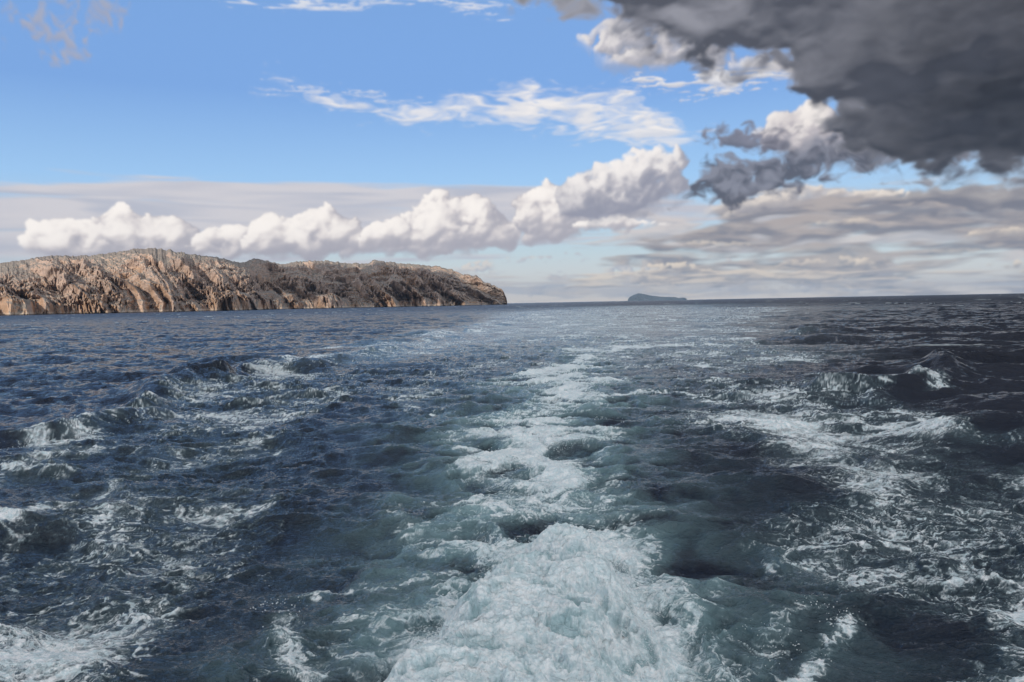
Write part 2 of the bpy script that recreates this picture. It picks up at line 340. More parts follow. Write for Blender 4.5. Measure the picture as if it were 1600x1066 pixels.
# fade towards the limits of the grid, then hand it to the world as radiance and cover
fu = ss(CU, AZ0, AZ0 + 12) * (1 - ss(CU, AZ1 - 12, AZ1)); fv = 1 - ss(CV, EL1 - 10, EL1)
fade = (fu[None] * fv[:, None]).astype(np.float32)
px = np.concatenate([CRGB * fade[..., None], (CA * fade)[..., None]], -1).astype(np.float32)
cimg = bpy.data.images.new('cloud_cover', CW, CH, alpha=True, float_buffer=True, is_data=True)
cimg.alpha_mode = 'CHANNEL_PACKED'
cimg.pixels.foreach_set(px.ravel()); cimg.update(); cimg.pack()
tx = nt.nodes.new('ShaderNodeTexImage'); tx.image = cimg; tx.extension = 'CLIP'; tx.interpolation = 'Linear'
nt.links.new(vec((U - AZ0) * (1 / (AZ1 - AZ0)), (V - EL0) * (1 / (EL1 - EL0))).s, tx.inputs[0])
# scattered cloud over the rest of the sky (overhead and behind the boat)
upm = noise(S(tc.outputs['Generated']), 2.3, 5, .58, dim='3D', dist=.3)
far = mx(sstep(V, 26.0, 40.0), sstep(S.m('ABSOLUTE', U), 65.0, 88.0)) * sstep(V, -1.0, 3.0)
base = cmix(sstep(upm, .36, .56) * far * .92, base, cmix(sstep(Y, .0, .5) * .93, cmix(sstep(upm, .5, .75), C(1.7, 1.68, 1.66), C(1.1, 1.12, 1.16)), C(.12, .135, .17)))  # unseen sky, brightened behind to light the foam, darkened ahead to dim reflections
ca = S(tx.outputs['Alpha'])
base = cmix(1.0, cmix(ca, base, (0, 0, 0)), cmix(1.0, S(tx.outputs['Color']), (1 / BGS, 1 / BGS, 1 / BGS), 'MULTIPLY'), 'ADD')
nt.links.new(base.s, bg.inputs[0])
world.cycles.sampling_method = 'MANUAL'; world.cycles.sample_map_resolution = 1024

sun_d = bpy.data.lights.new('sun', 'SUN'); sun_d.energy = 4.0; sun_d.angle = math.radians(.53); sun_d.color = (1.0, .84, .66)
sun = bpy.data.objects.new('sun', sun_d); COL.objects.link(sun)
sun.rotation_euler = Vector(SUN_DIR.tolist()).to_track_quat('Z', 'Y').to_euler(); sun.location = (0, -20, 60)
# ---------------------------------------------------------------- mesh helpers
def mesh_obj(name, verts, faces, mat=None, smooth=True, attrs=None, **props):
    """faces: (n,4) or (n,3) int array"""
    me = bpy.data.meshes.new(name); verts = np.asarray(verts, np.float32); faces = np.asarray(faces, np.int32)
    n, k = faces.shape
    me.vertices.add(len(verts)); me.vertices.foreach_set('co', verts.ravel())
    me.loops.add(n * k); me.loops.foreach_set('vertex_index', faces.ravel())
    me.polygons.add(n); me.polygons.foreach_set('loop_start', np.arange(0, n * k, k, dtype=np.int32))
    me.polygons.foreach_set('use_smooth', np.full(n, smooth))
    for a, v in (attrs or {}).items():
        at = me.attributes.new(a, 'FLOAT', 'POINT'); at.data.foreach_set('value', np.asarray(v, np.float32).ravel())
    me.update(calc_edges=True)
    o = bpy.data.objects.new(name, me); COL.objects.link(o)
    if mat: me.materials.append(mat)
    for a, v in props.items(): o[a] = v
    return o
def grid_faces(nr, nc):
    i = np.arange(nr * nc).reshape(nr, nc)
    return np.stack([i[:-1, :-1], i[:-1, 1:], i[1:, 1:], i[1:, :-1]], -1).reshape(-1, 4)
def new_mat(name):
    m = bpy.data.materials.new(name); m.use_nodes = True; S.nt = m.node_tree
    b = next(n for n in m.node_tree.nodes if n.type == 'BSDF_PRINCIPLED'); return m, b
def link(a, b): S.nt.links.new(a.s, b)
def attr(name):
    n = S.nt.nodes.new('ShaderNodeAttribute'); n.attribute_name = name; return S(n.outputs['Fac'])
def geo(k):
    n = S.nt.nodes.new('ShaderNodeNewGeometry'); return S(n.outputs[k])
def bump(h, strength, dist, normal=None):
    n = S.nt.nodes.new('ShaderNodeBump'); n.inputs['Distance'].default_value = dist
    if isinstance(strength, S): S.nt.links.new(strength.s, n.inputs['Strength'])
    else: n.inputs['Strength'].default_value = strength
    S.nt.links.new(h.s, n.inputs['Height'])
    if normal: S.nt.links.new(normal.s, n.inputs['Normal'])
    return S(n.outputs[0])

# ---------------------------------------------------------------- rock
def rock_mat(name):
    m, b = new_mat(name); P = geo('Position'); nx, ny, nz = sep(geo('Normal')); x, y, z = sep(P)
    big = noise(P, .006, 5, .6, dim='3D'); midn = noise(P, .03, 6, .65, dim='3D'); fin = noise(P, .14, 5, .7, dim='3D')
    strata = noise(vec(x * .01, y * .01, z * .09 + midn * .8), 1, 5, .65, dim='3D')
    cliff = sstep(nz + (midn - .5) * .45, .50, .28)                    # 1 on steep faces
    rock = ramp(strata, [(.3, (.31, .245, .22)), (.5, (.45, .345, .295)), (.7, (.60, .455, .37))])
    ochre = ramp(fin, [(.3, (.44, .27, .17)), (.7, (.60, .42, .29))])
    orng = sstep(big + (midn - .5) * .4 - z * .0012, .40, .52) * cliff
    rock = cmix(orng * .85, rock, ochre)
    scrub = ramp(fin, [(.35, (.15, .142, .132)), (.55, (.225, .205, .188)), (.75, (.32, .285, .26))])
    c = cmix(cliff, scrub, rock)
    spots = sstep(fin, .55, .66) * sstep(midn, .42, .58)
    c = cmix(spots * .55, c, (.075, .08, .045))
    c = cmix(sstep(noise(P, .012, 4, .6, dim='3D'), .44, .6) * .35, c, (.20, .17, .165))
    c = cmix(sstep(z + midn * 8.0, 12.0, 6.0) * .5, c, (.62, .54, .46))  # washed pale foot of the cliffs
    c = cmix(sstep(z + fin * 1.5, 3.2, 2.2) * .8, c, (.06, .055, .05))      # dark wet tide band
    link(c, b.inputs['Base Color']); b.inputs['Roughness'].default_value = .95; b.inputs['Specular IOR Level'].default_value = .15
    link(bump(midn + fin * .35 + strata * .3, .8, 8.0), b.inputs['Normal'])
    return m
ROCK = rock_mat('headland_rock')
ISLE, b = new_mat('island_rock'); b.inputs['Roughness'].default_value = .95
link(ramp(noise(geo('Position'), .003, 6, .6, dim='3D'), [(.35, (.035, .045, .04)), (.65, (.075, .08, .075))]), b.inputs['Base Color'])
def ridged(f, k=1.2): return 1 - np.minimum(1, np.abs(f) * k)

def coast(name, sky_pts, dist_pts, az0, az1, da, nt_, inland, seed, amp=1.0, gul=70, rock=ROCK, **props):
    """land rising from the sea: distance of the shore and height of the crest by azimuth"""
    a = np.arange(az0, az1, da); nc = len(a)
    D = np.interp(a, [p[0] for p in dist_pts], [p[1] for p in dist_pts])
    su, sv = outline(sky_pts)
    wd = np.interp(a, [az0, az1 - 5, az1 - .8, az1], [1, .8, .3, .06]) * inland
    el = np.interp(a, su, sv)
    el = el + .03 * grf(4, nc, 12, 1, 2.0, seed + 3)[0] * ss(el, .2, 1)
    t = np.linspace(0, 1.7, nt_) ** 1.0; nr = len(t)
    T, A = np.meshgrid(t, a, indexing='ij')
    s = np.cumsum(np.hypot(D * math.radians(da), np.gradient(D)))       # metres along the shore
    ds = float(np.mean(np.diff(s)))
    Lw = 1 << int(math.ceil(math.log2(nc * 1.3)))
    def f2(lx_m, ly, beta, sd, shear=0.0):
        g = grf(1024, Lw, lx_m / ds, ly, beta, sd)
        J = np.arange(nc)[None, :] + T * shear / ds + 60; I = T / 1.7 * 900 + 10
        return samp(g, I, J * np.ones_like(I))
    wob = f2(gul * 2, 260, 3.0, seed + 21)
    def rf(lx, ly, beta, sd, shear, w):                                 # spurs and gullies that run down the slope and wander a little
        g = grf(1024, Lw, lx / ds, ly, beta, sd); J = np.arange(nc)[None, :] + (T * shear + wob * w) / ds + 60
        return samp(g, T / 1.7 * 900 + 10, J)
    g1 = 1 - np.minimum(1, np.abs(rf(gul * 2.2, 1600, 2.3, seed, 190, 9) + .22 * rf(gul * .8, 500, 2.4, seed + 9, 60, 16)) * .8)
    g2 = 1 - np.minimum(1, np.abs(rf(gul * .9, 900, 2.1, seed + 1, 90, 7)) * .9)
    g3 = 1 - np.minimum(1, np.abs(rf(gul * .35, 380, 1.9, seed + 2, 40, 5)) * .9)
    g4 = f2(gul * .12, 60, 1.9, seed + 4)
    rug = ss(f2(gul * 1.6, 260, 2.6, seed + 5) - (T - .45) * 1.1, -.5, .9)    # crags here, smooth slopes there
    ter = f2(gul * 3, 60, 2.2, seed + 6)
    # slope profile: sea cliff, steep flank, rounded brow, back slope
    cl = .17 + .09 * np.clip(f2(gul * 2.5, 3000, 2.5, seed + 7), -1.2, 2)
    G = np.where(T < 1, cl * ss(T, 0, .09) + (1 - cl) * np.sin(np.clip((T - .03) / .97, 0, 1) * math.pi / 2) ** 1.05, 1 - .8 * ((T - 1) / .7) ** 2)
    env = np.minimum(1, T * 8) * np.clip((1.02 - T) / .4, 0, 1)
    carve = (1 - g1) * .30 + (1 - g2) * .10 * (.4 + rug) + (1 - g3) * .03 * (.3 + rug) - .014 * g4 * (.3 + rug)
    G = G * (1 - carve * env * amp * .8) + ter * .012 * env
    low = ss(T, -.02, .05)
    push = (g1 * 1.3 + g2 * .30 * (.4 + rug) + g3 * .08 * (.3 + rug) + g4 * .03 * rug) * inland * .24 * amp * np.clip(1.1 - T, 0, 1) * ss(wd / inland, .05, .7)[None]
    r = D[None] + T * wd[None] - push - (ter * 7 + 6.0 * g4 * (.4 + rug)) * env
    crest = np.tan(np.radians(el))[None] * (r + .0) + CAM_H             # the height that just meets the skyline from the boat
    Z = np.where(T <= 0, -3, np.maximum(crest, 1) * G * low - 2 * (1 - low))
    Z[0] = -3
    X = r * np.sin(np.radians(A)); Yy = r * np.cos(np.radians(A))
    V_ = np.stack([X, Yy, Z], -1).reshape(-1, 3)
    return mesh_obj(name, V_, grid_faces(nr, nc)[:, ::-1], rock, smooth=False, kind='structure', **props)

HL = [(-1200, 430), (-700, 415), (-400, 428), (-150, 424), (0, 413), (40, 405), (80, 399), (110, 401), (140, 399), (180, 394), (205, 390), (235, 387), (270, 392), (300, 398), (340, 402), (375, 411), (400, 405),
      (418, 407), (437, 413), (470, 408), (505, 407), (540, 411), (574, 412), (582, 406), (605, 409), (640, 412), (680, 416), (705, 420), (725, 429), (746, 431), (756, 441), (775, 447), (786, 454), (791, 465), (793, 474)]
azt = azel(793, 474)[0]
coast('headland', HL, [(-60, 1500), (azel(0, 495)[0], 2050), (azel(120, 490)[0], 2080), (azel(260, 480)[0], 2130), (azel(385, 480)[0], 2330), (azel(425, 480)[0], 2620), (azel(600, 480)[0], 2640), (azt - 3, 2760), (azt, 2950)], -58.0, azt, .03, 320, 560, 303, gul=120,
      label='long rocky headland of grey and ochre cliffs rising from the sea under the cumulus row')
azi0, azi1 = azel(981, 468)[0], azel(1073, 467)[0]
IS = [(981, 468), (984, 464), (990, 461), (997, 458.5), (1006, 459.5), (1018, 462), (1030, 463.5), (1045, 464), (1056, 464.6), (1060, 465.8), (1066, 465), (1070, 465.2), (1073, 467)]
coast('island', IS, [(azi0 - 1, 24000), (azi1 + 1, 24000)], azi0, azi1, .015, 60, 1500, 77, amp=.3, gul=500, rock=ISLE,
      label='small distant blue island low on the horizon right of the headland')

# clouds standing out of the picture, towards the sun: their shade lies on the boat's wake and on the middle of the headland
def cloud_mesh(name, c, rx, ry, rz, seed, **props):
    n, m_ = 120, 60
    a = np.linspace(0, 2 * math.pi, n, endpoint=False); b_ = np.linspace(-math.pi / 2, math.pi / 2, m_)
    B_, A_ = np.meshgrid(b_, a, indexing='ij')
    f = grf(m_ * 2, n, 30, 30, 2.4, seed)[:m_]; f = f * np.cos(B_)
    k = 1 + .16 * f + .10 * np.abs(grf(m_ * 2, n, 10, 10, 2.2, seed + 1)[:m_]) * np.cos(B_)
    x = np.cos(B_) * np.cos(A_) * k * rx; y = np.cos(B_) * np.sin(A_) * k * ry; z = np.sin(B_) * k
    z = np.where(z < 0, z * .3, z) * rz
    V_ = np.stack([x + c[0], y + c[1], z + c[2]], -1).reshape(-1, 3)
    i = np.arange(n * m_).reshape(m_, n); j = np.roll(i, -1, 1)
    F = np.stack([i[:-1], j[:-1], j[1:], i[1:]], -1).reshape(-1, 4)
    return mesh_obj(name, V_, F, CLOUD, kind='stuff', **props)
CLOUD, b = new_mat('cloud_vapour'); b.inputs['Base Color'].default_value = (.85, .86, .88, 1); b.inputs['Roughness'].default_value = 1; b.inputs['Specular IOR Level'].default_value = 0
SH = SUN_DIR[:2] / SUN_DIR[2]
def toward_sun(x, y, z0, alt): return (x + SH[0] * (alt - z0), y + SH[1] * (alt - z0), alt)
cloud_mesh('cloud', toward_sun(0, 250, 0, 1000), 900, 900, 120, 5, label='broad cloud high behind the boat that keeps the wake in shade')
mcx, mcy = ray(520, 440)[:2] * 2650
cloud_mesh('cloud', toward_sun(mcx, mcy + 60, 120, 980), 290, 300, 60, 9, label='smaller cloud off to one side shading the middle of the headland')
# ---------------------------------------------------------------- sea surface
def ocean_tile(L, N, kmin, kmax, seed, wind, spread, kp):
    """one periodic patch of wind sea between two wavenumbers: height and the two horizontal shifts"""
    rng = np.random.default_rng(seed)
    k1 = 2 * np.pi * np.fft.fftfreq(N, L / N); kx, ky = np.meshgrid(k1, k1); k = np.hypot(kx, ky); k[0, 0] = 1
    th = np.arctan2(kx, ky) - wind
    P = k ** -4.0 * np.exp(-1.25 * (kp / k) ** 2) * (np.abs(np.cos(th)) ** spread + .06)
    P = P * ss(k, kmin * .8, kmin * 1.2) * (1 - ss(k, kmax * .8, kmax * 1.25)); P[0, 0] = 0
    Fh = (rng.standard_normal((N, N)) + 1j * rng.standard_normal((N, N))) * np.sqrt(P)
    h = np.fft.ifft2(Fh); Dx = np.fft.ifft2(1j * kx / k * Fh); Dy = np.fft.ifft2(1j * ky / k * Fh)
    s = h.real.std(); return [a.real.astype(np.float32) / s for a in (h, Dx, Dy)]
def tile_grf(N, lam0, lam1, seed, beta=1.5, stretch=1.0):
    """periodic random field with wavelengths from lam1 to lam0 cells"""
    rng = np.random.default_rng(seed)
    f = np.fft.fftfreq(N); fx, fy = np.meshgrid(f, f); k = np.hypot(fx, fy * stretch); k[0, 0] = 1
    A_ = k ** -beta * ss(k, .6 / lam0, 1.0 / lam0) * (1 - ss(k, 1.0 / lam1, 1.6 / lam1)); A_[0, 0] = 0
    r = np.fft.ifft2(np.fft.fft2(rng.standard_normal((N, N))) * A_).real
    return (r / r.std()).astype(np.float32)
def wsamp(t, x, y, L):
    N = t.shape[0]; u = (x / L) % 1.0 * N; v = (y / L) % 1.0 * N
    i = v.astype(np.int32); j = u.astype(np.int32); fv = (v - i).astype(np.float32); fu = (u - j).astype(np.float32)
    i %= N; j %= N; i2 = (i + 1) % N; j2 = (j + 1) % N
    return (t[i, j] * (1 - fu) + t[i, j2] * fu) * (1 - fv) + (t[i2, j] * (1 - fu) + t[i2, j2] * fu) * fv

daz = .06
az = np.radians(np.arange(-45, 45 + daz, daz))
rr = [5.5]
while rr[-1] < 26500:
    r = rr[-1]; rr.append(r + max(.02, min(r * r / (CAM_H * 826) * .34, r * (.0045 if r < 300 else .008 if r < 1200 else .03))))
rr = np.array(rr); NR, NC = len(rr), len(az)
RR, AA = np.meshgrid(rr, az, indexing='ij')
X0 = (RR * np.sin(AA)).astype(np.float32); Y0 = (RR * np.cos(AA)).astype(np.float32); RR = RR.astype(np.float32)

# where the photograph shows foam, ridges and slicks: strokes laid on the sea plane
def stroke(P, w, smooth=False):
    """0..1 field around a polyline of photo pixels (x, y[, half width in m])"""
    Q = [(*ground(p[0], p[1]), (p[2] if len(p) > 2 else w)) for p in P]
    best = np.zeros_like(X0); XW, YW = (XS, YS) if smooth else (XF, YF)
    for (xa, ya, wa), (xb, yb, wb) in zip(Q[:-1], Q[1:]):
        dx, dy = xb - xa, yb - ya; t = np.clip(((XW - xa) * dx + (YW - ya) * dy) / (dx * dx + dy * dy + 1e-9), 0, 1)
        d = np.hypot(XW - xa - t * dx, YW - ya - t * dy) / (wa + t * (wb - wa))
        best = np.maximum(best, np.exp(-(d ** 2) * 1.0))
    return best
T1 = tile_grf(1024, 300, 40, 11, 1.8); T2 = tile_grf(1024, 300, 40, 12, 1.8); T3 = tile_grf(1024, 60, 6, 13, 1.6); T4 = tile_grf(1024, 60, 6, 14, 1.6)
wr = np.clip(RR / 40, .12, 3)
XF = X0 + wr * (.9 * wsamp(T1, X0, Y0, 90) + .07 * wsamp(T3, X0, Y0, 60)); YF = Y0 + wr * (1.3 * wsamp(T2, X0, Y0, 90) + .09 * wsamp(T4, X0, Y0, 60))

XS = X0 + wr * .8 * wsamp(T1, X0, Y0, 130); YS = Y0 + wr * .8 * wsamp(T2, X0, Y0, 130)

# prop wash in the middle
wash = np.maximum.reduce([stroke([(840, 1100, 3.0), (850, 860, 3.6), (840, 720, 4.0), (850, 640, 4.6), (880, 590, 4.5), (905, 560, 4)], 3),
                          .75 * stroke([(905, 560, 5), (930, 530, 7), (945, 505, 11), (975, 490, 20)], 5)])
F = 0 * X0
def add(v, P, w): 
    global F
    F = np.maximum(F, v * stroke(P, w))
def cut(v, P, w):
    global F
    F = F * (1 - v * stroke(P, w))
add(.79, [(840, 1100, 3.2), (850, 860, 3.4), (840, 760, 4.0), (850, 640, 4.6), (880, 590, 4.5), (905, 560, 4)], 3)
add(.84, [(845, 1100, 2.5), (850, 960, 2.0), (850, 880, 1.4), (846, 820, 1.3)], 1.3)
add(.78, [(850, 780, 1.0), (790, 740, 1.3), (835, 705, 1.6), (880, 680, 1.4)], 1.3)
add(.74, [(880, 790), (930, 750), (960, 720)], 1.1)
add(.72, [(660, 640), (780, 655), (850, 690)], 1.1)
add(.70, [(700, 690), (760, 720), (850, 740)], 1.0)
add(.78, [(820, 660), (900, 625), (1000, 615), (1060, 622), (1100, 632)], 1.5)
add(.70, [(830, 600), (900, 590), (980, 585)], 1.6)
add(.55, [(880, 570), (930, 556), (960, 545)], 1.8)
add(.50, [(890, 575, 3), (925, 540, 4.5), (950, 515, 8), (975, 497, 16), (1000, 485, 35)], 5)
add(.62, [(960, 690), (1010, 690), (1040, 700)], 1.0)
add(.66, [(650, 790), (740, 775), (860, 790), (960, 780), (1010, 740)], .9)
add(.62, [(700, 850), (600, 800), (560, 760), (500, 740)], .55)
add(.72, [(430, 930), (450, 1000), (510, 1080)], .5)
add(.62, [(430, 920), (520, 900), (600, 900), (680, 880)], .45)
add(.55, [(470, 1080), (560, 1000), (640, 930)], .8)
add(.60, [(1000, 960), (1080, 900), (1130, 840), (1160, 790), (1200, 740)], .5)
add(.88, [(1215, 1070), (1255, 1000), (1312, 955)], .28)
add(.62, [(1090, 1080), (1150, 1000), (1200, 960), (1260, 950)], .6)
# left of the wash
add(.60, [(80, 1080, 3.2), (120, 900, 4.2), (200, 780, 6), (300, 700, 7), (400, 640, 9), (520, 585, 10)], 4)
add(.74, [(-120, 760, 2), (0, 730, 2.2), (70, 735, 1.4)], 1.5)
add(.70, [(-40, 700), (40, 698), (100, 712)], .9)
add(.72, [(-60, 830), (30, 800), (110, 770), (200, 740)], 1.0)
add(.66, [(-60, 930), (40, 880)], 1.6)
add(.66, [(255, 640), (300, 625), (350, 615), (420, 640)], 2.0)
add(.70, [(300, 620, 2), (400, 600, 3), (520, 565, 4), (600, 545, 5), (700, 525, 6)], 2.0)
add(.60, [(250, 680), (330, 665), (420, 660)], 2.0)
add(.62, [(90, 880), (200, 870), (250, 930), (210, 1000)], .5)
add(.58, [(230, 920), (260, 980), (150, 1080)], .45)
add(.60, [(300, 830), (400, 790), (480, 760), (560, 720), (600, 690)], .5)
add(.52, [(480, 720), (520, 680), (560, 640)], .8)
# right of the wash
add(.64, [(1560, 1080, 3.5), (1500, 900, 4.5), (1450, 800, 5.5), (1350, 720, 6), (1250, 650, 7), (1150, 600, 8)], 4)
add(.69, [(1290, 605, 1.2), (1340, 630, 1.4), (1400, 655, 1.6), (1480, 680, 1.7), (1600, 690, 2), (1750, 680, 2)], 1.4)
add(.64, [(1330, 615), (1400, 606), (1440, 596), (1470, 605), (1500, 618)], 1.2)
add(.62, [(1100, 560, 2), (1200, 580, 2.5), (1300, 590, 2.2), (1400, 592, 2)], 2.0)
add(.66, [(1400, 690), (1440, 706), (1500, 712)], .9)
add(.80, [(1600, 720), (1680, 800), (1700, 1000)], 1.6)
add(.62, [(1460, 770), (1560, 750), (1640, 740)], .9)
add(.58, [(1300, 800), (1400, 790), (1500, 810), (1620, 800)], .6)
add(.60, [(1250, 850), (1350, 830), (1480, 860), (1600, 880)], .5)
add(.58, [(1150, 880), (1250, 830), (1330, 810)], .4)
add(.60, [(1300, 900), (1400, 890), (1500, 900), (1560, 940)], .4)
add(.60, [(1380, 950), (1480, 990), (1600, 1040)], .45)
add(.5, [(1100, 760), (1130, 700), (1110, 650), (1080, 620)], .7)
add(.68, [(-60, 745, 1.2), (60, 712, 1.4), (150, 680, 1.5), (260, 628, 1.6), (330, 606, 2), (450, 575, 2.5), (600, 542, 3.5), (720, 519, 5), (850, 496, 10)], 2)
add(.56, [(560, 700, 2.5), (620, 640, 3.5), (700, 580, 5), (790, 540, 7), (880, 510, 12)], 3)
add(.52, [(1120, 700, 2), (1080, 620, 3), (1040, 560, 5), (1010, 520, 8)], 3)
add(.76, [(770, 850), (815, 812), (860, 800)], .7)
add(.74, [(870, 690), (930, 695)], .9)
# dark troughs between
cut(.85, [(540, 790), (570, 720), (580, 660), (600, 630)], 1.3)
cut(.9, [(1090, 870), (1130, 790), (1100, 740)], .9)
cut(.9, [(1040, 730), (1060, 690)], 1.2)
cut(.85, [(300, 1080), (370, 980), (400, 920)], .7)
cut(.9, [(1330, 1030), (1400, 1010), (1440, 990)], .7)
cut(.8, [(470, 880), (430, 840)], .5)
cut(.6, [(1250, 760), (1180, 700)], 1.5)
# far wake: thin worn foam and slick
slick = np.maximum(stroke([(560, 560, 8), (700, 527, 12), (820, 506, 20), (900, 494, 40), (985, 482, 90), (1010, 478, 120)], 8),
                   stroke([(1150, 585, 7), (1120, 545, 10), (1060, 515, 18), (1030, 497, 40), (1020, 484, 90)], 8))
inner = stroke([(860, 640, 9), (880, 560, 13), (930, 520, 18), (960, 500, 30), (1000, 485, 80)], 9)
slick = np.clip(slick + inner * .8, 0, 1)
F = np.maximum(F, .60 * slick * ss(RR, 35, 70))

# waves
WA = ocean_tile(190, 1024, 2 * np.pi / 70, 2 * np.pi / 5.5, 3, .35, 3, 2 * np.pi / 22)
WB = ocean_tile(47, 1024, 2 * np.pi / 5.5, 2 * np.pi / .45, 4, .25, 2, .5)
WC = ocean_tile(11, 512, 2 * np.pi / .7, 2 * np.pi / .07, 5, .1, 1.2, .5)
h = 0 * X0; dx = 0 * X0; dy = 0 * X0
calm = 1 - .72 * np.clip(slick, 0, 1) * ss(RR, 30, 60) - .15 * wash
calmA = 1 - .55 * np.clip(slick + wash, 0, 1)
for (Wt, L, amp_, ch, c_, fade_) in ((WA, 190, .185, 1.0, calmA, 1.0), (WB, 47, .082, 1.0, calm, 1 - .35 * ss(RR, 40, 120)), (WC, 11, .012, .8, calm, 1 - ss(RR, 16, 34))):
    a_ = amp_ * c_ * fade_
    h += a_ * wsamp(Wt[0], X0, Y0, L); dx += a_ * ch * wsamp(Wt[1], X0, Y0, L); dy += a_ * ch * wsamp(Wt[2], X0, Y0, L)

# bow-wave ridges and the hollows beside them
def ridge(P, w, hgt, lean=.35):
    """a crest line: steep on the outer side"""
    global h
    s_ = stroke(P, w, True); h += hgt * (s_ * .75 + .25 * s_ ** 3) * (1 + .10 * wsamp(T1, X0, Y0, 40))
ridge([(190, 640, 1.2), (240, 612, 1.5), (275, 598, 1.6), (310, 594, 1.2), (370, 590, .8)], 1.2, .95)
ridge([(330, 600, 1.5), (400, 575, 2.0), (450, 566, 1.6)], 2, .55)
ridge([(-120, 700, 1.2), (0, 692, 1.0), (70, 682, 1.1), (150, 668, 1.1), (210, 656, .8)], 1.2, .62)
ridge([(1340, 604, 1.0), (1400, 596, 1.3), (1440, 586, 1.6), (1480, 572, 1.9), (1530, 566, 1.7), (1620, 556, 1.5)], 1.5, .80)
ridge([(1400, 622, .9), (1425, 608, .9), (1460, 604, .8)], 1, .45)
ridge([(1480, 690, .7), (1560, 668, .9), (1640, 652, 1.0), (1800, 630, 1.1)], 1, .20)
ridge([(480, 572, 2), (620, 538, 3), (740, 514, 5), (850, 492, 9)], 3, .5)
ridge([(1290, 618, .8), (1350, 642, .9), (1440, 672, 1.0), (1540, 690, 1)], 1, .12)
ridge([(1100, 540, 2.5), (1200, 533, 3), (1300, 530, 2.5)], 3, .30)
ridge([(1250, 520, 3.5), (1400, 516, 4), (1560, 512, 4)], 3, .45)
h -= .35 * stroke([(1500, 620, 2.2), (1600, 610, 2.5)], 2)
h -= .25 * stroke([(1330, 660, 2), (1500, 730, 2)], 2)
h += .16 * stroke([(780, 850, .8), (820, 815, .9), (860, 800, .9)], 1) + .10 * stroke([(880, 690, .9), (920, 700, .9)], 1)
# turbulence of the wash: round boils and sharp lips
N1 = tile_grf(1024, 220, 60, 21, 1.2); N2 = tile_grf(1024, 120, 18, 22, 1.3); N3 = tile_grf(1024, 90, 8, 23, 1.2); N4 = tile_grf(1024, 80, 4, 24, 1.0)
turb = np.clip(F * 1.1 + wash * .55, 0, 1)
near = 1 - ss(RR, 70, 160)
wx_ = X0 + .25 * wsamp(N1, X0, Y0, 21) + .06 * wsamp(N2, X0, Y0, 9); wy_ = Y0 + .25 * wsamp(N1, X0 + 7, Y0 + 3, 21) + .06 * wsamp(N2, X0 + 4, Y0, 9)
b1 = wsamp(N1, wx_, wy_, 17.3); b2 = 1 - np.sqrt(.03 + wsamp(N2, wx_, wy_, 15.7) ** 2); b3 = 1 - np.sqrt(.03 + wsamp(N2, wx_, wy_, 6.1) ** 2); b4 = wsamp(N3, wx_, wy_, 3.3) * (1 - .8 * ss(RR, 20, 36)); b5 = wsamp(N4, wx_, wy_, 1.7)
h += near * turb * (.065 * b1 + .030 * b2 + .008 * b3 + .002 * b4)
# foam: lace that closes up where F is high
sc_ = 1 + .8 * ss(RR, 25, 70)                                             # older, wider lace farther back
def web(g, w): return np.exp(-(g / w) ** 2)
def lace(u_, v_, k):
    a_ = web(wsamp(N2, u_, v_, 14.0 * k), .29); b_ = web(wsamp(N2, u_ + 3, v_ + 1, 6.5 * k), .36); c_ = web(wsamp(N1, u_ + 9, v_ + 5, 12.0 * k), .32)
    return .42 * a_ + .24 * b_ + .40 * c_ + .10 * wsamp(N3, u_, v_, 5.3 * k) * (1 - kf)
kf = ss(RR, 16, 36)
u_ = wx_ + .02 * b4 * (1 - kf)
lac = (1 - kf) * lace(u_ * .8, wy_ * 1.25, 1.0) + kf * lace(wx_ * .30, wy_ * 1.25, 1.1)
patch = wsamp(N1, X0, Y0 * .8, 37) * .6 + .6 * wsamp(N1, X0 * .6, Y0, 90)
lac = lac + .26 * (wash > .1) * wash * b1 * .8 + .22 * patch + .05 * b5 * (1 - kf)
foam = ss(lac + F * 1.95, 1.14, 2.12) ** .9 * ss(F, .04, .25) * (.78 + .22 * ss(F, .45, .85))
soft_ = np.clip(ss(lac + F * 1.9, .8, 2.0) * .30 * ss(F, .1, .6) + wash * (.34 + .12 * b1) * (1 - ss(RR, 45, 110)) + .20 * slick * ss(RR, 45, 90), 0, .6)  # milky bubbles under the surface film
# whitecap foam on a few wind crests
hA = wsamp(WA[0], X0, Y0, 190) + .35 * wsamp(WB[0], X0, Y0, 47)
cap = ss(hA, 2.75, 3.1) * (1 - slick) * .7 * ss(RR, 60, 90)
foam = np.clip(np.maximum(foam, cap), 0, 1)
h += near * foam * (.012 + .008 * b3 + .002 * b4)

mound = stroke([(780, 1500, 1.9), (808, 1150, 1.75), (826, 1040, 1.5), (842, 970, 1.2), (848, 915, .95), (848, 885, .75)], 1.5)
lob = .5 + .5 * np.tanh(1.2 * b1)
md = mound * (1 + .12 * b1) + .02 * b2 * (mound > .02)
mm = ss(md, .2, .9)
h += mm * (.50 + .34 * ss(md, .35, 1.0) + .05 * lob + .035 * b2 + .009 * b3 + .002 * b4)
mfoam = np.clip(.70 + .30 * b2 + .10 * wsamp(N3, wx_ * .6, wy_, 5.1) - .12 * b1 + .05 * b5, .25, 1)
mf = ss(md, .12, .4)
foam = foam * (1 - mf) + mf * mfoam
soft_ = soft_ * (1 - mf) + mf * .9
aer = np.clip(.95 * wash * (.55 + .25 * b1 + .12 * wsamp(N2, X0, Y0, 23)) + .10 * ss(F, .2, .8) + mm, 0, 1)
aer *= .8
aer *= 1 - .6 * ss(RR, 40, 110)
rough = .045 + .26 * ss(RR, 30, 900)
XX = X0 + dx; YY = Y0 + dy
VS = np.stack([XX, YY, h], -1).reshape(-1, 3)
